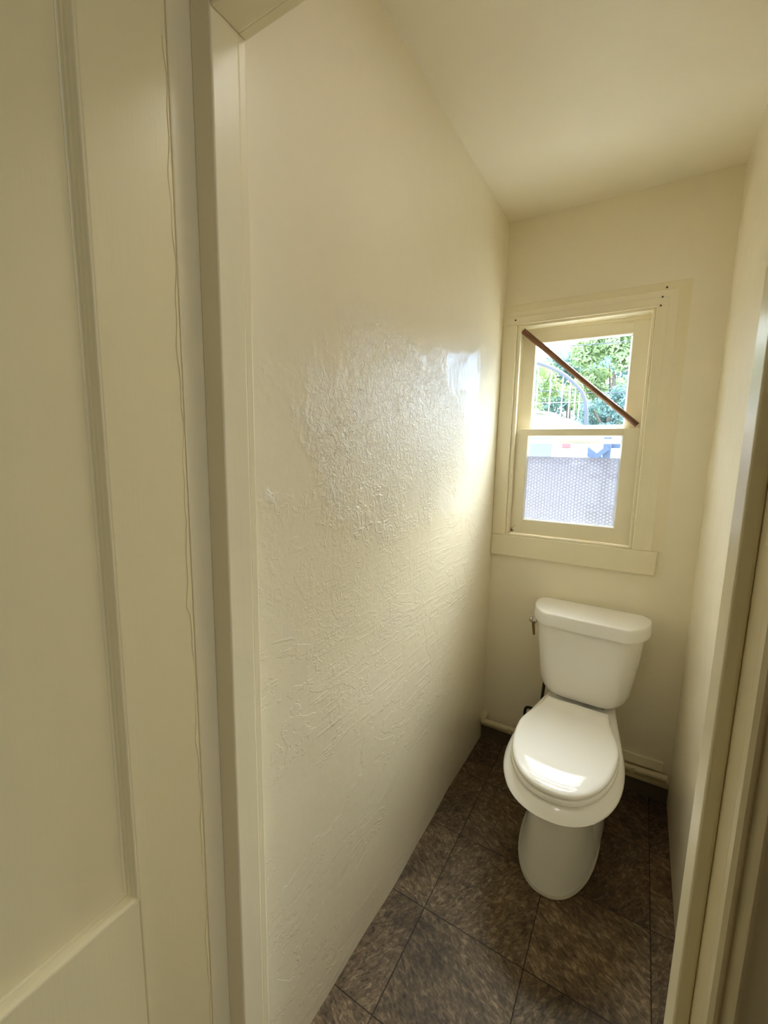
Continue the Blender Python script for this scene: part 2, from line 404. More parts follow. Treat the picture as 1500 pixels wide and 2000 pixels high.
child('door_stop', B((STL, STR, YS, YF-0.006, 2.001, HZ)), M_trim, t1, bevel=0.003, seg=3)
# thin bead where the frame meets the room side
child('bead', B((JX0, STL-0.003, YF-0.006, YF+0.010, 0, HZ), (STL-0.003, STR+0.003, YF-0.006, YF+0.010, 2.004, HZ), (STR+0.003, JX1+0.02, YF-0.006, YF+0.010, 0, HZ)), M_trim, t1, bevel=0.003, seg=3)
# moulded hall casing on the right jamb and over the header
prof = [(0,0),(0,0.012),(0.003,0.015),(0.006,0.012),(0.008,0.010),(0.011,0.017),(0.014,0.019),(0.017,0.016),(0.019,0.011),(0.024,0.013),(0.085,0.018),(0.092,0.016),(0.092,0.0)]
def casing_run(pts):
    bm = bmesh.new(); return frame_profile(bm, prof, pts, close=False)
child('casing', casing_run([(Vector((JX1,YH,0)), Vector((1,0,0)), Vector((0,-1,0))), (Vector((JX1,YH,HZ)), Vector((1,0,1)), Vector((0,-1,0))),
      (Vector((JX0-0.02,YH,HZ)), Vector((0,0,1)), Vector((0,-1,0)))]), M_trim, t1, smooth=40)

# ------------------------------------------------------------------ door leaf standing open on the left (door_1)
DX, DY0 = 0.004, -1.584
d1 = struct(empty('door_1', (DX-0.015, DY0, 0)))
PZ0, PZ1, PY1, PY0 = 0.757, 1.93, -1.694, -2.090
TH = 0.030
child('stile', B((DX-TH, DX, PY1, DY0, 0.012, 2.025)), M_door, d1, bevel=0.0025, seg=3)
child('stile', B((DX-TH, DX, -2.195, PY0, 0.012, 2.025)), M_door, d1, bevel=0.0025, seg=3)
for z0, z1 in ((PZ1, 2.025), (0.48, PZ0), (0.012, 0.20)):
    child('rail', B((DX-TH, DX-0.0004, PY0+0.0006, PY1-0.0006, z0, z1)), M_door, d1, bevel=0.0008)
for z0, z1 in ((PZ0, PZ1), (0.20, 0.48)):
    child('panel', B((DX-TH+0.004, DX-0.018, PY0, PY1, z0, z1)), M_door, d1)
    mp = [(0.0, 0.0), (0.0,-0.0185), (0.0125,-0.0185), (0.0122,-0.0175), (0.0100,-0.0165), (0.0092,-0.0150), (0.0086,-0.0128), (0.0072,-0.0120), (0.0062,-0.0100), (0.0052,-0.0062), (0.0040,-0.0052), (0.0030,-0.0030), (0.0012,-0.0004)]
    X = Vector((1,0,0)); K = DX
    cs = [(Vector((K,PY0,z0)), Vector((0,1,1)), X), (Vector((K,PY1,z0)), Vector((0,-1,1)), X), (Vector((K,PY1,z1)), Vector((0,-1,-1)), X), (Vector((K,PY0,z1)), Vector((0,1,-1)), X)]
    child('moulding', frame_profile(bmesh.new(), mp, cs), M_door, d1, smooth=40)
# line of cracked, lifted paint beside the jamb
cp = []
z = 0.35
while z < 1.95:
    cp.append((DX+0.0006, DY0-0.0045+0.0018*math.sin(z*31)+0.0012*math.sin(z*83+1)-(0.004 if 1.17 < z < 1.30 else 0), z)); z += 0.012
child('paint_crack', tube(bmesh.new(), cp, [0.0002+0.0005*abs(math.sin(p[2]*9)) for p in cp], 6), M_door, d1, smooth=60)

# ------------------------------------------------------------------ window_1
w1 = struct(empty('window_1', (0.318, 0.0, WZ0)))
# interior casing: moulded boards on right and head, narrow on the left, apron below
cp_ = [(0,0),(0,0.012),(0.004,0.014),(0.008,0.012),(0.034,0.012),(0.037,0.0132),(0.040,0.0118),(0.064,0.0112),(0.067,0.0122),(0.070,0.0105),(0.096,0.0045),(0.106,0.0)]
ND = Vector((0,-1,0))
child('casing', frame_profile(bmesh.new(), cp_, [(Vector((WX1,0,WZ0)), Vector((1,0,0)), ND), (Vector((WX1,0,WZ1)), Vector((1,0,0.82)), ND), (Vector((0.0,0,WZ1)), Vector((0,0,0.82)), ND)], close=False), M_trim, w1, smooth=30)
child('casing', B((0.0005, WX0, -0.013, 0, WZ0, WZ1)), M_trim, w1, bevel=0.003)
child('apron', B((0.0005, 0.664, -0.016, 0, 0.948, WZ0-0.001)), M_trim, w1, bevel=0.003)
child('sill', B((WX0, WX1, -0.006, 0.135, WZ0, WZ0+0.006)), M_sash, w1, bevel=0.002)
JT = 0.008
child('window_frame', B((WX0, WX0+JT, 0.0, 0.135, WZ0+0.006, WZ1), (WX1-JT, WX1, 0.0, 0.135, WZ0+0.006, WZ1), (WX0+JT, WX1-JT, 0.0, 0.135, WZ1-JT, WZ1)), M_sash, w1)
child('stop_bead', B((WX0, WX0+0.016, -0.004, 0.019, WZ0+0.006, WZ1), (WX1-0.012, WX1, -0.004, 0.019, WZ0+0.006, WZ1)), M_sash, w1, bevel=0.0035, seg=3)
child('stop_bead', B((WX0+0.016, WX1-0.012, -0.004, 0.004, WZ1-0.010, WZ1)), M_sash, w1, bevel=0.003)
child('parting_bead', B((WX0+JT, WX0+JT+0.010, 0.0525, 0.0555, 1.53, WZ1-JT), (WX1-JT-0.008, WX1-JT, 0.0525, 0.0555, 1.53, WZ1-JT), (WX0+JT+0.010, WX1-JT-0.008, 0.0525, 0.0555, 1.952, WZ1-JT)), M_sash, w1)
SX0, SX1 = 0.0705, 0.5665
def sash(name, y0, y1, z0, z1, gx0, gx1, gz0, gz1):
    e_ = empty(name, ((SX0+SX1)/2, (y0+y1)/2, z0)); e_.parent = w1; e_.matrix_parent_inverse = Matrix.Translation(-Vector(w1.location))
    return e_
def sash_part(e_, name, bm, m, **k):
    o = obj(name, bm, m, None, **k); o.parent = e_
    o.matrix_parent_inverse = Matrix.Translation(-Vector(e_.location)); return o
def putty(gx0, gx1, gz0, gz1, y0, y1):
    pr = [(0,0),(0,1),(0.007,1),(0.001,0)]
    X_ = []
    d = y1-y0
    pr = [(a, b*d) for a, b in pr]
    c = [(Vector((gx0,y0,gz0)), Vector((1,0,1)), Vector((0,1,0))), (Vector((gx1,y0,gz0)), Vector((-1,0,1)), Vector((0,1,0))), (Vector((gx1,y0,gz1)), Vector((-1,0,-1)), Vector((0,1,0))), (Vector((gx0,y0,gz1)), Vector((1,0,-1)), Vector((0,1,0)))]
    return frame_profile(bmesh.new(), pr, c)
# lower sash
ls = sash('lower_sash', 0.022, 0.052, 1.053, 1.530, 0,0,0,0)
GX0, GX1, GZ0, GZ1 = 0.1285, 0.505, 1.118, 1.500
for a, b in ((SX0, GX0), (GX1, SX1)):
    sash_part(ls, 'stile', B((a, b, 0.022, 0.052, 1.053, 1.529)), M_sash, bevel=0.0015)
sash_part(ls, 'bottom_rail', B((GX0, GX1, 0.0225, 0.052, 1.053, GZ0)), M_sash, bevel=0.0015)
sash_part(ls, 'top_rail', B((GX0, GX1, 0.0225, 0.052, GZ1, 1.5285)), M_sash, bevel=0.0015)
sash_part(ls, 'putty', putty(GX0, GX1, GZ0, GZ1, 0.024, 0.036), M_putty)
FZ = 1.408
sash_part(ls, 'pane', B((GX0+0.002, GX1-0.002, 0.036, 0.039, GZ0+0.002, GZ1-0.002)), M_glass)
fp = sash_part(ls, 'privacy_film', B((GX0+0.006, GX1-0.006, 0.0345, 0.0355, GZ0+0.006, FZ)), M_film)
fp['label'] = 'dimpled white privacy film over most of the lower pane'
sp_ = bmesh.new()
for k in range(26):
    x = 0.080 + abs(random.gauss(0, 0.008)); z_ = 1.056 + abs(random.gauss(0, 0.012)); q = random.uniform(0.0008, 0.0024)
    bmesh.ops.create_icosphere(sp_, subdivisions=1, radius=q, matrix=Matrix.Translation((x, 0.0215, z_)))
sash_part(ls, 'mould_specks', sp_, M_nail)['label'] = 'dark mould specks in the lower left sash corner'
# upper sash
us = sash('upper_sash', 0.056, 0.086, 1.500, 1.955, 0,0,0,0)
UX0, UX1, UZ0, UZ1 = 0.130, 0.505, 1.538, 1.903
for a, b in ((SX0, UX0), (UX1, SX1)):
    sash_part(us, 'stile', B((a, b, 0.056, 0.086, 1.500, 1.958)), M_sash, bevel=0.0015)
sash_part(us, 'top_rail', B((UX0, UX1, 0.0565, 0.086, UZ1, 1.958)), M_sash, bevel=0.0015)
sash_part(us, 'bottom_rail', B((UX0, UX1, 0.0565, 0.086, 1.501, UZ0)), M_sash, bevel=0.0015)
sash_part(us, 'putty', putty(UX0, UX1, UZ0, UZ1, 0.058, 0.070), M_putty)
sash_part(us, 'pane', B((UX0+0.002, UX1-0.002, 0.070, 0.073, UZ0+0.002, UZ1-0.002)), M_glass)
# screen bar across the outside of the lower sash
sb = child('screen_bar', B((WX0+JT, WX1-JT, 0.112, 0.124, 1.468, 1.487)), M_metal, w1, bevel=0.002)
sb['label'] = 'grey metal screen bar outside the lower pane'

# ------------------------------------------------------------------ skirting and pipe at the foot of the back wall
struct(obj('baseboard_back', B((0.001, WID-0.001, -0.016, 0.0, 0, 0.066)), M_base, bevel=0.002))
struct(obj('trim_2', B((0.001, WID-0.001, -0.021, 0.0, 0.066, 0.082)), M_pipe, bevel=0.004))
wp = empty('water_pipe', (0.40, -0.034, 0.0)); tag(wp, 'cream painted water pipe along the foot of the back wall behind the toilet', 'pipe')
child('pipe_run', tube(bmesh.new(), [(0.012,-0.034,0.100),(0.10,-0.034,0.101),(0.78,-0.034,0.122)], 0.0135, 16), M_pipe, wp, smooth=50)
child('elbow', tube(bmesh.new(), spline([(0.022,-0.034,0.100),(0.014,-0.034,0.104),(0.013,-0.030,0.118),(0.013,-0.018,0.122),(0.013,0.0,0.122)],5), 0.0155, 14), M_pipe, wp, smooth=50)
for x in (0.15, 0.66):
    zc = 0.101 + (x-0.10)*0.031
    child('pipe_strap', B((x-0.008, x+0.008, -0.0495, 0.0, zc-0.002, zc+0.002), (x-0.008, x+0.008, -0.050, -0.0472, zc-0.012, zc+0.012)), M_pipe, wp, bevel=0.001)
cs_ = obj('cover_strip', B((0.50, 0.767, -0.014, 0.0, 0.128, 0.171)), M_trim, bevel=0.003)
tag(cs_, 'short flat cream board nailed to the back wall above the pipe, right of the toilet', 'board')

# ------------------------------------------------------------------ toilet
TO = empty('toilet', (0.455, -0.014, 0.0), math.radians(-2.3))
tag(TO, 'white two-piece toilet with closed lid below the window', 'toilet')
def tobj(name, bm, m, parent=TO, **k):
    o = obj(name, bm, m, parent, **k); return o
def mirror_outline(half, n=12):
    """half outline [(u>=0, v)] from back centre to front centre -> closed ring of (x, y=-v)"""
    h = spline([(u, v, 0) for u, v in half], n)
    ring = [(p.x, -p.y) for p in h] + [(-p.x, -p.y) for p in h[-2:0:-1]]
    return ring
def scaled(ring, s, cy, z, sy=None):
    sy = s if sy is None else sy
    return [Vector((x*s, cy+(y-cy)*sy, z)) for x, y in ring]
lid_half = [(0,0),(0.10,0),(0.18,0.0),(0.205,0.010),(0.2175,0.035),(0.2195,0.075),(0.2130,0.120),(0.198,0.162),(0.176,0.196),(0.158,0.214),(0.146,0.2205),(0.12,0.2215),(0.06,0.2225),(0,0.2225)]
LR = mirror_outline(lid_half); cy = -0.11
tank_lid = loft(bmesh.new(), [scaled(LR, 0.94, cy, 0.737), scaled(LR, 1.0, cy, 0.735), scaled(LR, 1.008, cy, 0.738), scaled(LR, 1.006, cy, 0.746), scaled(LR, 0.990, cy, 0.774), scaled(LR, 0.982, cy, 0.781, 0.975), scaled(LR, 0.968, cy, 0.7848, 0.955), scaled(LR, 0.90, cy, 0.7862, 0.87), scaled(LR, 0.4, cy, 0.7866, 0.4)])
tobj('tank_lid', tank_lid, M_china, smooth=60)
tank_half = [(0,0.012),(0.10,0.012),(0.170,0.012),(0.193,0.022),(0.202,0.045),(0.204,0.085),(0.199,0.125),(0.185,0.160),(0.160,0.190),(0.135,0.203),(0.10,0.208),(0.05,0.209),(0,0.209)]
TR = mirror_outline(tank_half)
tk = loft(bmesh.new(), [scaled(TR, 0.45, -0.11, 0.437), scaled(TR, 0.62, -0.11, 0.4372, 0.80), scaled(TR, 0.70, -0.11, 0.441, 0.87), scaled(TR, 0.765, -0.11, 0.450, 0.91), scaled(TR, 0.815, -0.11, 0.465, 0.94), scaled(TR, 0.85, -0.11, 0.490, 0.955), scaled(TR, 0.885, -0.11, 0.55, 0.965), scaled(TR, 0.945, -0.11, 0.65, 0.985), scaled(TR, 0.99, -0.11, 0.737)])
tobj('tank', tk, M_china, smooth=60)
def bowl_ring(half, tip, back, bhalf, z, vc=None, ex=2.2, n=64):
    """front: superellipse; back: tapering to a straight end"""
    vc = vc if vc is not None else tip - 0.29
    pts = []
    m = n//2
    for i in range(m+1):
        a = math.pi*i/m                     # 0 right side .. pi left side, through the tip
        c, s = math.cos(a), math.sin(a)
        pts.append((half*math.copysign(abs(c)**(2/ex), c), -(vc + (tip-vc)*abs(s)**(2/ex))))
    k = 10
    left = []
    for i in range(1, k+1):
        t = i/k
        w = half + (bhalf-half)*(t*t*(3-2*t))
        left.append((-w, -(vc + (back-vc)*t)))
    right = [(-x, y) for x, y in left[::-1]]
    rg = pts + left + right
    k = min(1.0, max(0.0, (z-0.335)/0.06))          # the rim and seat slope slightly down towards the front
    return [Vector((x, y, z - k*(0.05*(-y-0.30) + 0.07*max(0.0, -y-0.35)**2))) for x, y in rg]
bowl = loft(bmesh.new(), [
    bowl_ring(0.127, 0.655, 0.17, 0.110, 0.0),
    bowl_ring(0.127, 0.655, 0.17, 0.110, 0.012),
    bowl_ring(0.119, 0.648, 0.17, 0.105, 0.045, ex=2.3),
    bowl_ring(0.109, 0.640, 0.17, 0.095, 0.12, ex=2.4),
    bowl_ring(0.104, 0.637, 0.17, 0.090, 0.22, ex=2.4),
    bowl_ring(0.106, 0.644, 0.15, 0.090, 0.295, ex=2.3),
    bowl_ring(0.122, 0.668, 0.10, 0.100, 0.322),
    bowl_ring(0.152, 0.706, 0.05, 0.112, 0.334),
    bowl_ring(0.178, 0.732, 0.03, 0.118, 0.343),
    bowl_ring(0.187, 0.742, 0.03, 0.120, 0.351),
    bowl_ring(0.189, 0.745, 0.03, 0.122, 0.358),
    bowl_ring(0.187, 0.742, 0.03, 0.122, 0.368),
    bowl_ring(0.180, 0.730, 0.03, 0.122, 0.386),
    bowl_ring(0.172, 0.717, 0.03, 0.120, 0.400),
    bowl_ring(0.160, 0.700, 0.04, 0.112, 0.406),
    bowl_ring(0.10, 0.60, 0.10, 0.08, 0.407)])
tobj('bowl', bowl, M_china, smooth=60)
# foot flange standing out at the rear of the pedestal
fl = loft(bmesh.new(), [bowl_ring(0.134, 0.55, 0.20, 0.125, z, ex=2.6) for z in (0.0, 0.02)] + [bowl_ring(0.128, 0.54, 0.20, 0.12, 0.06, ex=2.6), bowl_ring(0.118, 0.52, 0.20, 0.11, 0.16, ex=2.6), bowl_ring(0.100, 0.50, 0.20, 0.09, 0.24, ex=2.6)])
tobj('trapway_skirt', fl, M_china, smooth=60)
tobj('tank_pad', B((-0.09, 0.09, -0.15, -0.04, 0.405, 0.439)), M_dark)
ck = bmesh.new()
ring = [Vector((p.x*1.015, p.y*1.006, 0.003)) for p in bowl_ring(0.127, 0.655, 0.17, 0.110, 0.0)]
tube(ck, ring + [ring[0]], 0.0045, 8)
tobj('caulk_bead', ck, M_caulk, smooth=60)['label'] = 'line of grey caulk round the foot'
def seat_ring(g_, z, ex=2.25, back=0.243, bh=0.118):
    return bowl_ring(0.165+g_, 0.708+g_, back-g_, bh+g_, z, vc=0.445, ex=ex)
st = loft(bmesh.new(), [seat_ring(-0.006, 0.4075), seat_ring(0.0015, 0.4085), seat_ring(0.004, 0.413), seat_ring(0.0035, 0.421), seat_ring(0.0, 0.4255), seat_ring(-0.010, 0.427)])
tobj('seat', st, M_seat, smooth=60)
sl = loft(bmesh.new(), [seat_ring(-0.012, 0.428), seat_ring(-0.002, 0.4285), seat_ring(0.001, 0.432), seat_ring(0.0, 0.438), seat_ring(-0.003, 0.4425), seat_ring(-0.008, 0.4452), seat_ring(-0.016, 0.4462), seat_ring(-0.05, 0.4470, back=0.243), seat_ring(-0.10, 0.4474)])
tobj('seat_lid', sl, M_seat, smooth=60)
hg = B((-0.112, 0.112, -0.243, -0.222, 0.414, 0.441))
tobj('hinge', hg, M_seat, bevel=0.004, seg=3)
# flush lever on the left side of the tank
lv = tobj('flush_lever', tube(bmesh.new(), [(-0.200,-0.112,0.708),(-0.2135,-0.112,0.708)], 0.0165, 24), M_chrome, smooth=40, bevel=0.003, seg=3)
kb = bmesh.new(); bmesh.ops.create_uvsphere(kb, u_segments=18, v_segments=12, radius=0.0125, matrix=Matrix.Translation((-0.2215,-0.114,0.707)))
obj('knob', kb, M_chrome, lv, smooth=60)
obj('arm', tube(bmesh.new(), [(-0.217,-0.110,0.700),(-0.2165,-0.103,0.682),(-0.2150,-0.094,0.655),(-0.2135,-0.088,0.630)], [0.006,0.006,0.0055,0.005], 10), M_brass, lv, smooth=50)

# supply hose and shut-off valve, half hidden behind the seat
sh = empty('supply_hose', (0.24, -0.05, 0.14)); tag(sh, 'black looped water supply hose behind the left side of the toilet', 'hose')
child('hose', tube(bmesh.new(), spline([(0.262,-0.075,0.165),(0.250,-0.072,0.155),(0.228,-0.066,0.175),(0.2165,-0.062,0.222),(0.222,-0.066,0.258),(0.243,-0.078,0.272),(0.270,-0.095,0.285),(0.292,-0.112,0.335),(0.300,-0.118,0.437)],8), 0.0065, 12), M_dark, sh, smooth=60)
child('valve', tube(bmesh.new(), [(0.268,-0.002,0.165),(0.268,-0.090,0.165)], [0.011,0.011], 14), M_chrome, sh, smooth=40)
child('valve_handle', tube(bmesh.new(), [(0.268,-0.090,0.165),(0.268,-0.106,0.165)], [0.018,0.016], 10), M_chrome, sh, smooth=40)

# ------------------------------------------------------------------ wooden stick wedged across the upper sash, nails in the casing
a, b = Vector((0.0815, 0.012, 1.9525)), Vector((0.550, 0.036, 1.541))
ws = bpy.data.objects.new('wooden_stick', None); C.objects.link(ws); ws.location = a
d_ = (b-a); ws.rotation_euler = d_.to_track_quat('X', 'Z').to_euler()
tag(ws, 'brown wooden stick wedged diagonally across the upper window sash', 'stick')
L = d_.length
obj('shaft', tube(bmesh.new(), [(0.004,0,0),(0.15,0,0.0003),(0.30,0,-0.0003),(0.45,0,0.0002),(L,0,0)], [0.0118,0.0116,0.0112,0.0110,0.0108], 16), M_wood, ws, smooth=50)
obj('cut_end', tube(bmesh.new(), [(0.0,0,0),(0.004,0,0)], [0.0085,0.0110], 16), M_woodend, ws, smooth=20)['label'] = 'sawn end coloured pale, as if lit'
def nail(p, label):
    o = obj('nail', tube(bmesh.new(), [(0,0.004,0),(0,-0.0015,0),(0,-0.0030,0)], [0.0034,0.0034,0.0022], 10), M_nail, smooth=40)
    o.location = p; tag(o, label, 'nail', 'nails left in the window casing')
nail((0.591,-0.0115,2.004), 'small dark nail in the top right casing corner, middle of three')
nail((0.588,-0.0115,1.974), 'small dark nail at the inner top right corner of the window casing')
nail((0.602,-0.0115,2.036), 'small dark nail highest up at the top right of the window casing')
nail((0.054,-0.013,1.992), 'small dark nail at the top left corner of the window casing')

# ------------------------------------------------------------------ outdoors
M_ground = simple('grey_concrete_yard', (0.33, 0.32, 0.30), 0.9, bump=0.01, scale=6)
M_vanpaint = simple('white_vehicle_paint', (0.42, 0.41, 0.44), 0.25)
M_vanroof = simple('white_vehicle_roof', (0.42, 0.42, 0.44), 0.45)
M_vanglass = simple('tinted_vehicle_glass', (0.20, 0.20, 0.24), 0.1)
M_tail = simple('red_tail_lamp', (0.7, 0.12, 0.12), 0.3)
M_tyre = simple('tyre_rubber', (0.03, 0.03, 0.03), 0.8)
M_blue = simple('blue_grey_painted_timber', (0.09, 0.12, 0.18), 0.7)
M_white = simple('white_rendered_wall', (0.60, 0.59, 0.58), 0.9)
M_rod = simple('pale_painted_rod', (0.72, 0.75, 0.80), 0.5)
M_arch = simple('weathered_grey_pole', (0.11, 0.11, 0.13), 0.7)
M_bark = simple('grey_brown_bark', (0.18, 0.14, 0.11), 0.9, bump=0.02, scale=8)
GZ = -0.25
M_grass = simple('dark_grass', (0.035, 0.045, 0.02), 0.9, bump=0.02, scale=30)
M_asphalt = simple('dark_asphalt', (0.045, 0.045, 0.048), 0.9, bump=0.005, scale=60)
struct(obj('ground', B((-40, 40, 0.14, 2.0, GZ-0.3, GZ)), M_ground))
struct(obj('ground_drive', B((-40, 1.6, 2.0, 6.8, GZ-0.3, GZ)), M_asphalt))
struct(obj('ground_reflector', B((1.6, 40, 2.0, 6.8, GZ-0.3, GZ)), M_ground))  # bright slab added to bounce light onto the blue facade
struct(obj('ground_grass', B((-40, 40, 6.8, 60, GZ-0.3, GZ)), M_grass))
gw = obj('garden_wall', B((-14, 14, 12.0, 12.25, GZ, 1.95)), M_white); tag(gw, 'long white rendered yard wall below the trees outside the window', 'wall')

# white van, rear end to the right
vn = empty('van', (-2.6, 5.3, GZ)); tag(vn, 'white high-roofed van parked outside the window', 'van')
X1 = -0.20
def sec(x, zb, zt, y0, y1, rb, rt):
    """rounded-rectangle section in the YZ plane"""
    pts = []
    for cy_, cz_, a0, r in ((y0+rb, zb+rb, 180, rb), (y1-rb, zb+rb, 270, rb), (y1-rt, zt-rt, 0, rt), (y0+rt, zt-rt, 90, rt)):
        for k in range(6):
            an = math.radians(a0 + 90*k/5); pts.append(Vector((x, cy_+r*math.cos(an), cz_+r*math.sin(an))))
    return pts
low = loft(bmesh.new(), [sec(x, zb, zt, 4.4+i, 6.2-i, 0.12, 0.06) for x, zb, zt, i in ((-0.245, 0.15, 1.20, 0.09), (-0.20, 0.12, 1.28, 0.03), (-0.26, 0.10, 1.30, 0.0), (-4.6, 0.10, 1.28, 0.0), (-4.9, 0.15, 1.05, 0.06), (-5.0, 0.25, 0.85, 0.15))])
child('body', low, M_vanpaint, vn, smooth=40)
up = loft(bmesh.new(), [sec(x, 1.27, zt, 4.43+i, 6.17-i, 0.02, 0.10) for x, zt, i in ((-0.245, 1.72, 0.09), (-0.25, 1.74, 0.06), (-0.32, 1.76, 0.05), (-3.2, 1.76, 0.05), (-3.9, 1.45, 0.08), (-4.3, 1.30, 0.12))])
child('cabin', up, M_vanpaint, vn, smooth=40)
rf = loft(bmesh.new(), [sec(x, 1.74, zt, 4.46+i, 6.14-i, 0.01, rt) for x, zt, i, rt in ((-0.20, 1.80, 0.10, 0.03), (-0.225, 1.84, 0.05, 0.05), (-0.32, 1.895, 0.02, 0.07), (-0.60, 1.955, 0.0, 0.08), (-1.1, 1.995, 0.0, 0.09), (-2.6, 2.0, 0.0, 0.09), (-3.2, 1.88, 0.04, 0.06), (-3.4, 1.78, 0.10, 0.02))])
child('roof', rf, M_vanroof, vn, smooth=40)
for x0, x1 in ((-1.55, -0.55), (-2.75, -1.65)):
    child('side_window', B((x0, x1, 4.468, 4.50, 1.34, 1.66)), M_vanglass, vn, bevel=0.02, seg=3)
child('roof_rail', tube(bmesh.new(), spline([(-0.45,4.52,1.90),(-0.62,4.50,1.985),(-1.2,4.50,2.03),(-2.4,4.50,2.04),(-2.6,4.52,1.99)],6), 0.018, 8), M_vanroof, vn, smooth=50)
child('tail_lamp', B((-0.40, -0.285, 4.392, 4.46, 1.50, 1.60), ), M_tail, vn, bevel=0.01)
child('bumper', B((-0.40, -0.16, 4.38, 6.22, 0.12, 0.32)), M_arch, vn, bevel=0.03)
for x in (-1.15, -3.95):
    for y in (4.48, 5.95):
        wh = child('wheel', tube(bmesh.new(), [(x, y-0.10, 0.08),(x, y-0.07, 0.08),(x, y+0.13, 0.08),(x, y+0.16, 0.08)], [0.28,0.33,0.33,0.28], 28), M_tyre, vn, smooth=40)

# blue-grey timber rail with a diagonal brace
fe = empty('fence', (-0.45, 8.6, GZ)); tag(fe, 'blue-grey timber fence with diagonal brace in the yard right of the van', 'fence')
for x in (-0.84, -0.12, 0.62, 1.36):
    child('post', B((x-0.075, x+0.075, 8.55, 8.68, GZ, 1.80 if x > -0.5 else 1.66)), M_blue, fe, bevel=0.01)
def brace(x0, z0, x1, z1, w, y=8.50):
    bm = bmesh.new(); dv = Vector((x1-x0, 0, z1-z0)).normalized(); nn = Vector((-dv.z, 0, dv.x))*w/2
    pts = [Vector((x0,0,z0))+nn, Vector((x1,0,z1))+nn, Vector((x1,0,z1))-nn, Vector((x0,0,z0))-nn]
    loft(bm, [[p+Vector((0,y,0)) for p in pts], [p+Vector((0,y+0.045,0)) for p in pts]]); return bm
child('brace', brace(-0.80, 1.72, -0.10, 1.18, 0.17), M_blue, fe)
child('brace', brace(-0.62, 1.10, -0.10, 1.56, 0.10, 8.45), M_blue, fe)
for z_ in (0.25, 0.95, 1.62):
    child('rail', B((-0.12 if z_ > 1.5 else -0.80, 1.40, 8.68, 8.73, z_-0.06, z_+0.06)), M_blue, fe)

# garden arch with upright rods behind the van
ga = empty('garden_arch', (-1.0, 7.2, GZ)); tag(ga, 'tall grey metal arch with thin pale upright rods behind the van', 'garden arch')
arc = spline([(-2.2,7.2,3.30),(-1.75,7.2,3.28),(-1.38,7.2,3.20),(-1.0,7.2,3.02),(-0.72,7.2,2.80),(-0.52,7.2,2.55),(-0.44,7.2,2.2),(-0.42,7.2,1.6),(-0.42,7.2,GZ)],6)
child('hoop', tube(bmesh.new(), arc, 0.035, 10), M_arch, ga, smooth=50)
def arc_z(x):
    for p, q in zip(arc[:-1], arc[1:]):
        if p.x <= x <= q.x: return p.z + (q.z-p.z)*(x-p.x)/max(q.x-p.x, 1e-6)
    return 3.2
for x in (-2.1, -1.75, -1.38, -1.13, -0.90, -0.76, -0.66, -0.58):
    child('rod', tube(bmesh.new(), [(x,7.2,GZ),(x,7.2,arc_z(x))], 0.011, 6), M_rod, ga)
child('cross_wire', tube(bmesh.new(), [(-2.1,7.2,2.42),(-0.44,7.2,2.42)], 0.005, 5), M_rod, ga)

# overhead wires and their poles
for x, lab in ((-9.0, 'dark wooden utility pole carrying the wires, far left of the yard'), (11.5, 'dark wooden utility pole carrying the wires, far right of the yard')):
    up_ = empty('utility_pole', (x, 11.0, GZ)); tag(up_, lab, 'pole', 'utility poles')
    child('pole', tube(bmesh.new(), [(x,11.0,GZ),(x,11.0,6.2)], [0.13,0.10], 12), M_bark, up_, smooth=50)
    child('crossarm', B((x-0.06, x+0.06, 10.4, 11.6, 4.55, 4.67)), M_bark, up_)
for y, sag, zl, zr, lab in ((10.7, 0.55, 4.80, 4.72, 'upper thin overhead wire crossing in front of the trees'), (11.3, 1.7, 4.74, 4.69, 'lower sagging overhead wire crossing in front of the trees')):
    pts = [(-8.86+20.2*t/24, y, zl+(zr-zl)*t/24 - sag*4*(t/24)*(1-t/24)) for t in range(25)]
    o = obj('power_line', tube(bmesh.new(), pts, 0.011, 6), M_arch, smooth=50); tag(o, lab, 'wire', 'overhead wires')

# trees
def leaf_mat(name, c0, c1):
    m, n, l, p = mat(name); g = NT(m)
    o = g.new('ShaderNodeTexCoord').outputs['Object']
    v = g.noise(o, 2.2, 5, 0.7)
    r = g.new('ShaderNodeValToRGB'); e = r.color_ramp.elements
    e[0].position = 0.32; e[0].color = (*c0, 1); e[1].position = 0.68; e[1].color = (*c1, 1)
    l.new(v, r.inputs[0]); l.new(r.outputs[0], p.inputs['Base Color']); p.inputs['Roughness'].default_value = 0.7; p.inputs['Specular IOR Level'].default_value = 0.05
    tr = g.new('ShaderNodeBsdfTranslucent'); l.new(r.outputs[0], tr.inputs[0])
    mx = g.new('ShaderNodeMixShader'); mx.inputs[0].default_value = 0.10
    l.new(p.outputs[0], mx.inputs[1]); l.new(tr.outputs[0], mx.inputs[2]); l.new(mx.outputs[0], n['Material Output'].inputs[0])
    return m
M_leafA = leaf_mat('fresh_green_leaves', (0.17, 0.26, 0.10), (0.52, 0.60, 0.32))
M_leafB = leaf_mat('blue_green_leaves', (0.12, 0.20, 0.19), (0.28, 0.40, 0.35))
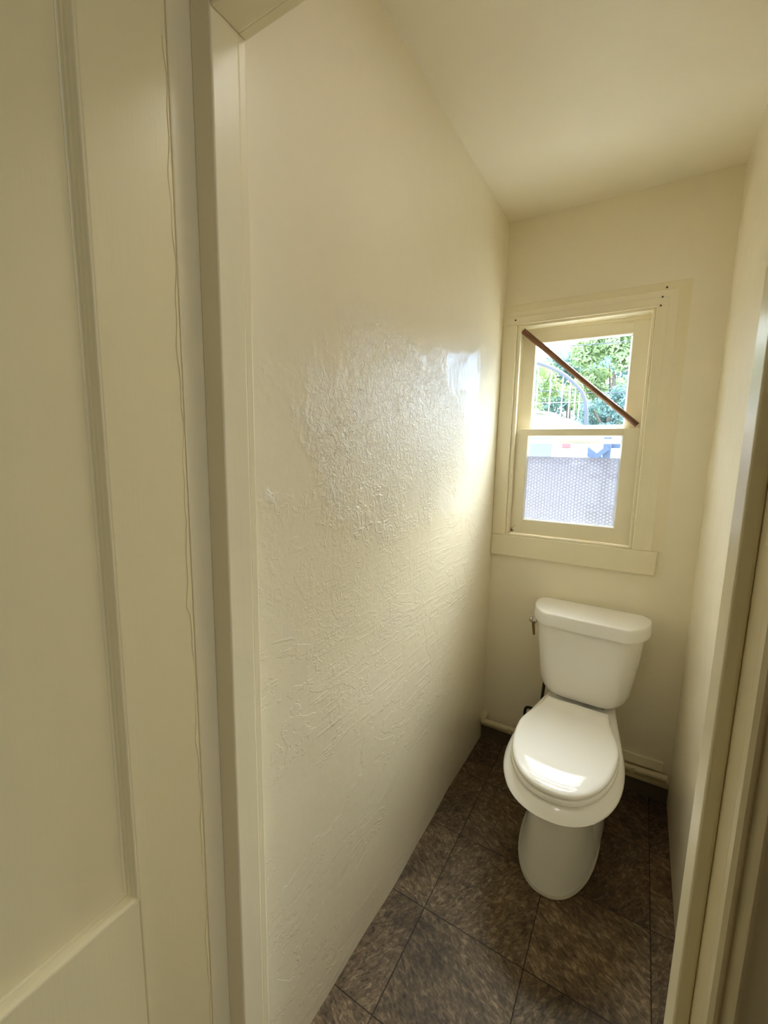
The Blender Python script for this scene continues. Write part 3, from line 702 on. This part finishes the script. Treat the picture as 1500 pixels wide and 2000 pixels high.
def tree(x, y, h, rx, rz, nleaf, m, label, size=0.16):
    t = empty('tree', (x, y, GZ)); tag(t, label, 'tree', 'trees behind the yard wall')
    hb = h - 2*rz
    tr = bmesh.new(); tube(tr, [(x,y,GZ),(x+0.05,y,hb*0.6),(x,y,h-rz)], [0.18,0.14,0.06], 10)
    for k in range(7):
        an = k*2.4; tube(tr, [(x,y,hb+0.2+k*0.12),(x+rx*0.6*math.cos(an), y+rx*0.5*math.sin(an), hb+rz*0.7+k*0.2)], [0.07,0.02], 7)
    child('trunk', tr, M_bark, t, smooth=50)
    vs, fs = [], []
    clumps = []
    for k in range(46):
        u = random.uniform(-1, 1); ph = random.uniform(0, 2*math.pi); q = math.sqrt(1-u*u); rad = random.uniform(0.55, 0.95)
        clumps.append((x+rx*rad*q*math.cos(ph), y+rx*0.8*rad*q*math.sin(ph), h-rz+rz*rad*u))
    for k in range(nleaf):
        c = random.choice(clumps); s = rx*0.26
        d = Vector((random.gauss(0,1), random.gauss(0,1), random.gauss(0,0.8))).normalized()*s*random.uniform(0.5,1.1)
        p = Vector(c) + d
        nrm = (d.normalized() + Vector((random.uniform(-.7,.7), random.uniform(-.7,.7), random.uniform(-.2,.9)))).normalized()
        a_ = nrm.orthogonal().normalized(); a_.rotate(Matrix.Rotation(random.uniform(0,6.28), 3, nrm)); b_ = nrm.cross(a_)
        L_ = size*random.uniform(0.7,1.2); w_ = L_*0.42; i0 = len(vs)
        vs += [p-a_*L_*0.5, p+b_*w_*0.5+nrm*0.01, p+a_*L_*0.5, p-b_*w_*0.5+nrm*0.01]
        fs.append((i0,i0+1,i0+2,i0+3))
    me = bpy.data.meshes.new('foliage'); me.from_pydata(vs, [], fs); me.materials.append(m)
    o = link(bpy.data.objects.new('foliage', me), t); o.matrix_parent_inverse = Matrix.Translation(-Vector(t.location))
    return t
tree(-0.60, 16.0, 6.6, 1.55, 2.3, 15000, M_leafA, 'bright green leafy tree filling the middle of the upper pane', 0.19)
tree(-4.0, 16.0, 5.6, 1.55, 2.0, 9000, M_leafA, 'light green tree behind the van at the left edge of the upper pane', 0.19)
tree(-2.7, 20.6, 6.6, 2.0, 2.6, 11000, M_leafB, 'bluish green tree set further back, behind the metal arch', 0.22)
tree(-0.6, 26.0, 8.0, 2.1, 3.0, 9000, M_leafB, 'tall hazy tree furthest back, seen through gaps in the bright green tree', 0.26)
tree(1.9, 20.6, 6.8, 2.0, 2.6, 8000, M_leafB, 'bluish green tree set further back, right of the bright green tree', 0.22)
tree(-0.45, 13.5, 3.7, 0.95, 1.2, 6000, M_leafB, 'low dark green bushy tree just behind the white yard wall', 0.13)
# unseen building added right of the yard for a bluish reflection indoors
nh = empty('reflector_house', (6.0, 9.1, GZ)); tag(nh, 'pale blue building added right of the yard, beyond the window view, for its reflection', 'reflector_house')
M_reflector = simple('pale_blue_siding', (0.70, 0.80, 0.93), 0.8); M_roof = simple('grey_roof', (0.16, 0.15, 0.15), 0.9)
child('wall', B((2.6, 9.0, 8.0, 10.2, GZ, 4.3)), M_reflector, nh)
child('roof', loft(bmesh.new(), [[Vector((x,7.75,4.3)), Vector((x,10.4,4.3)), Vector((x,9.1,5.2))] for x in (2.4, 9.2)]), M_roof, nh)
for x in (6.4, 7.6):
    wf = child('window', B((x, x+0.9, 7.95, 8.00, 1.0, 2.2)), M_white, nh)
    child('window_pane', B((x+0.08, x+0.82, 7.935, 7.95, 1.08, 2.12)), M_vanglass, nh)
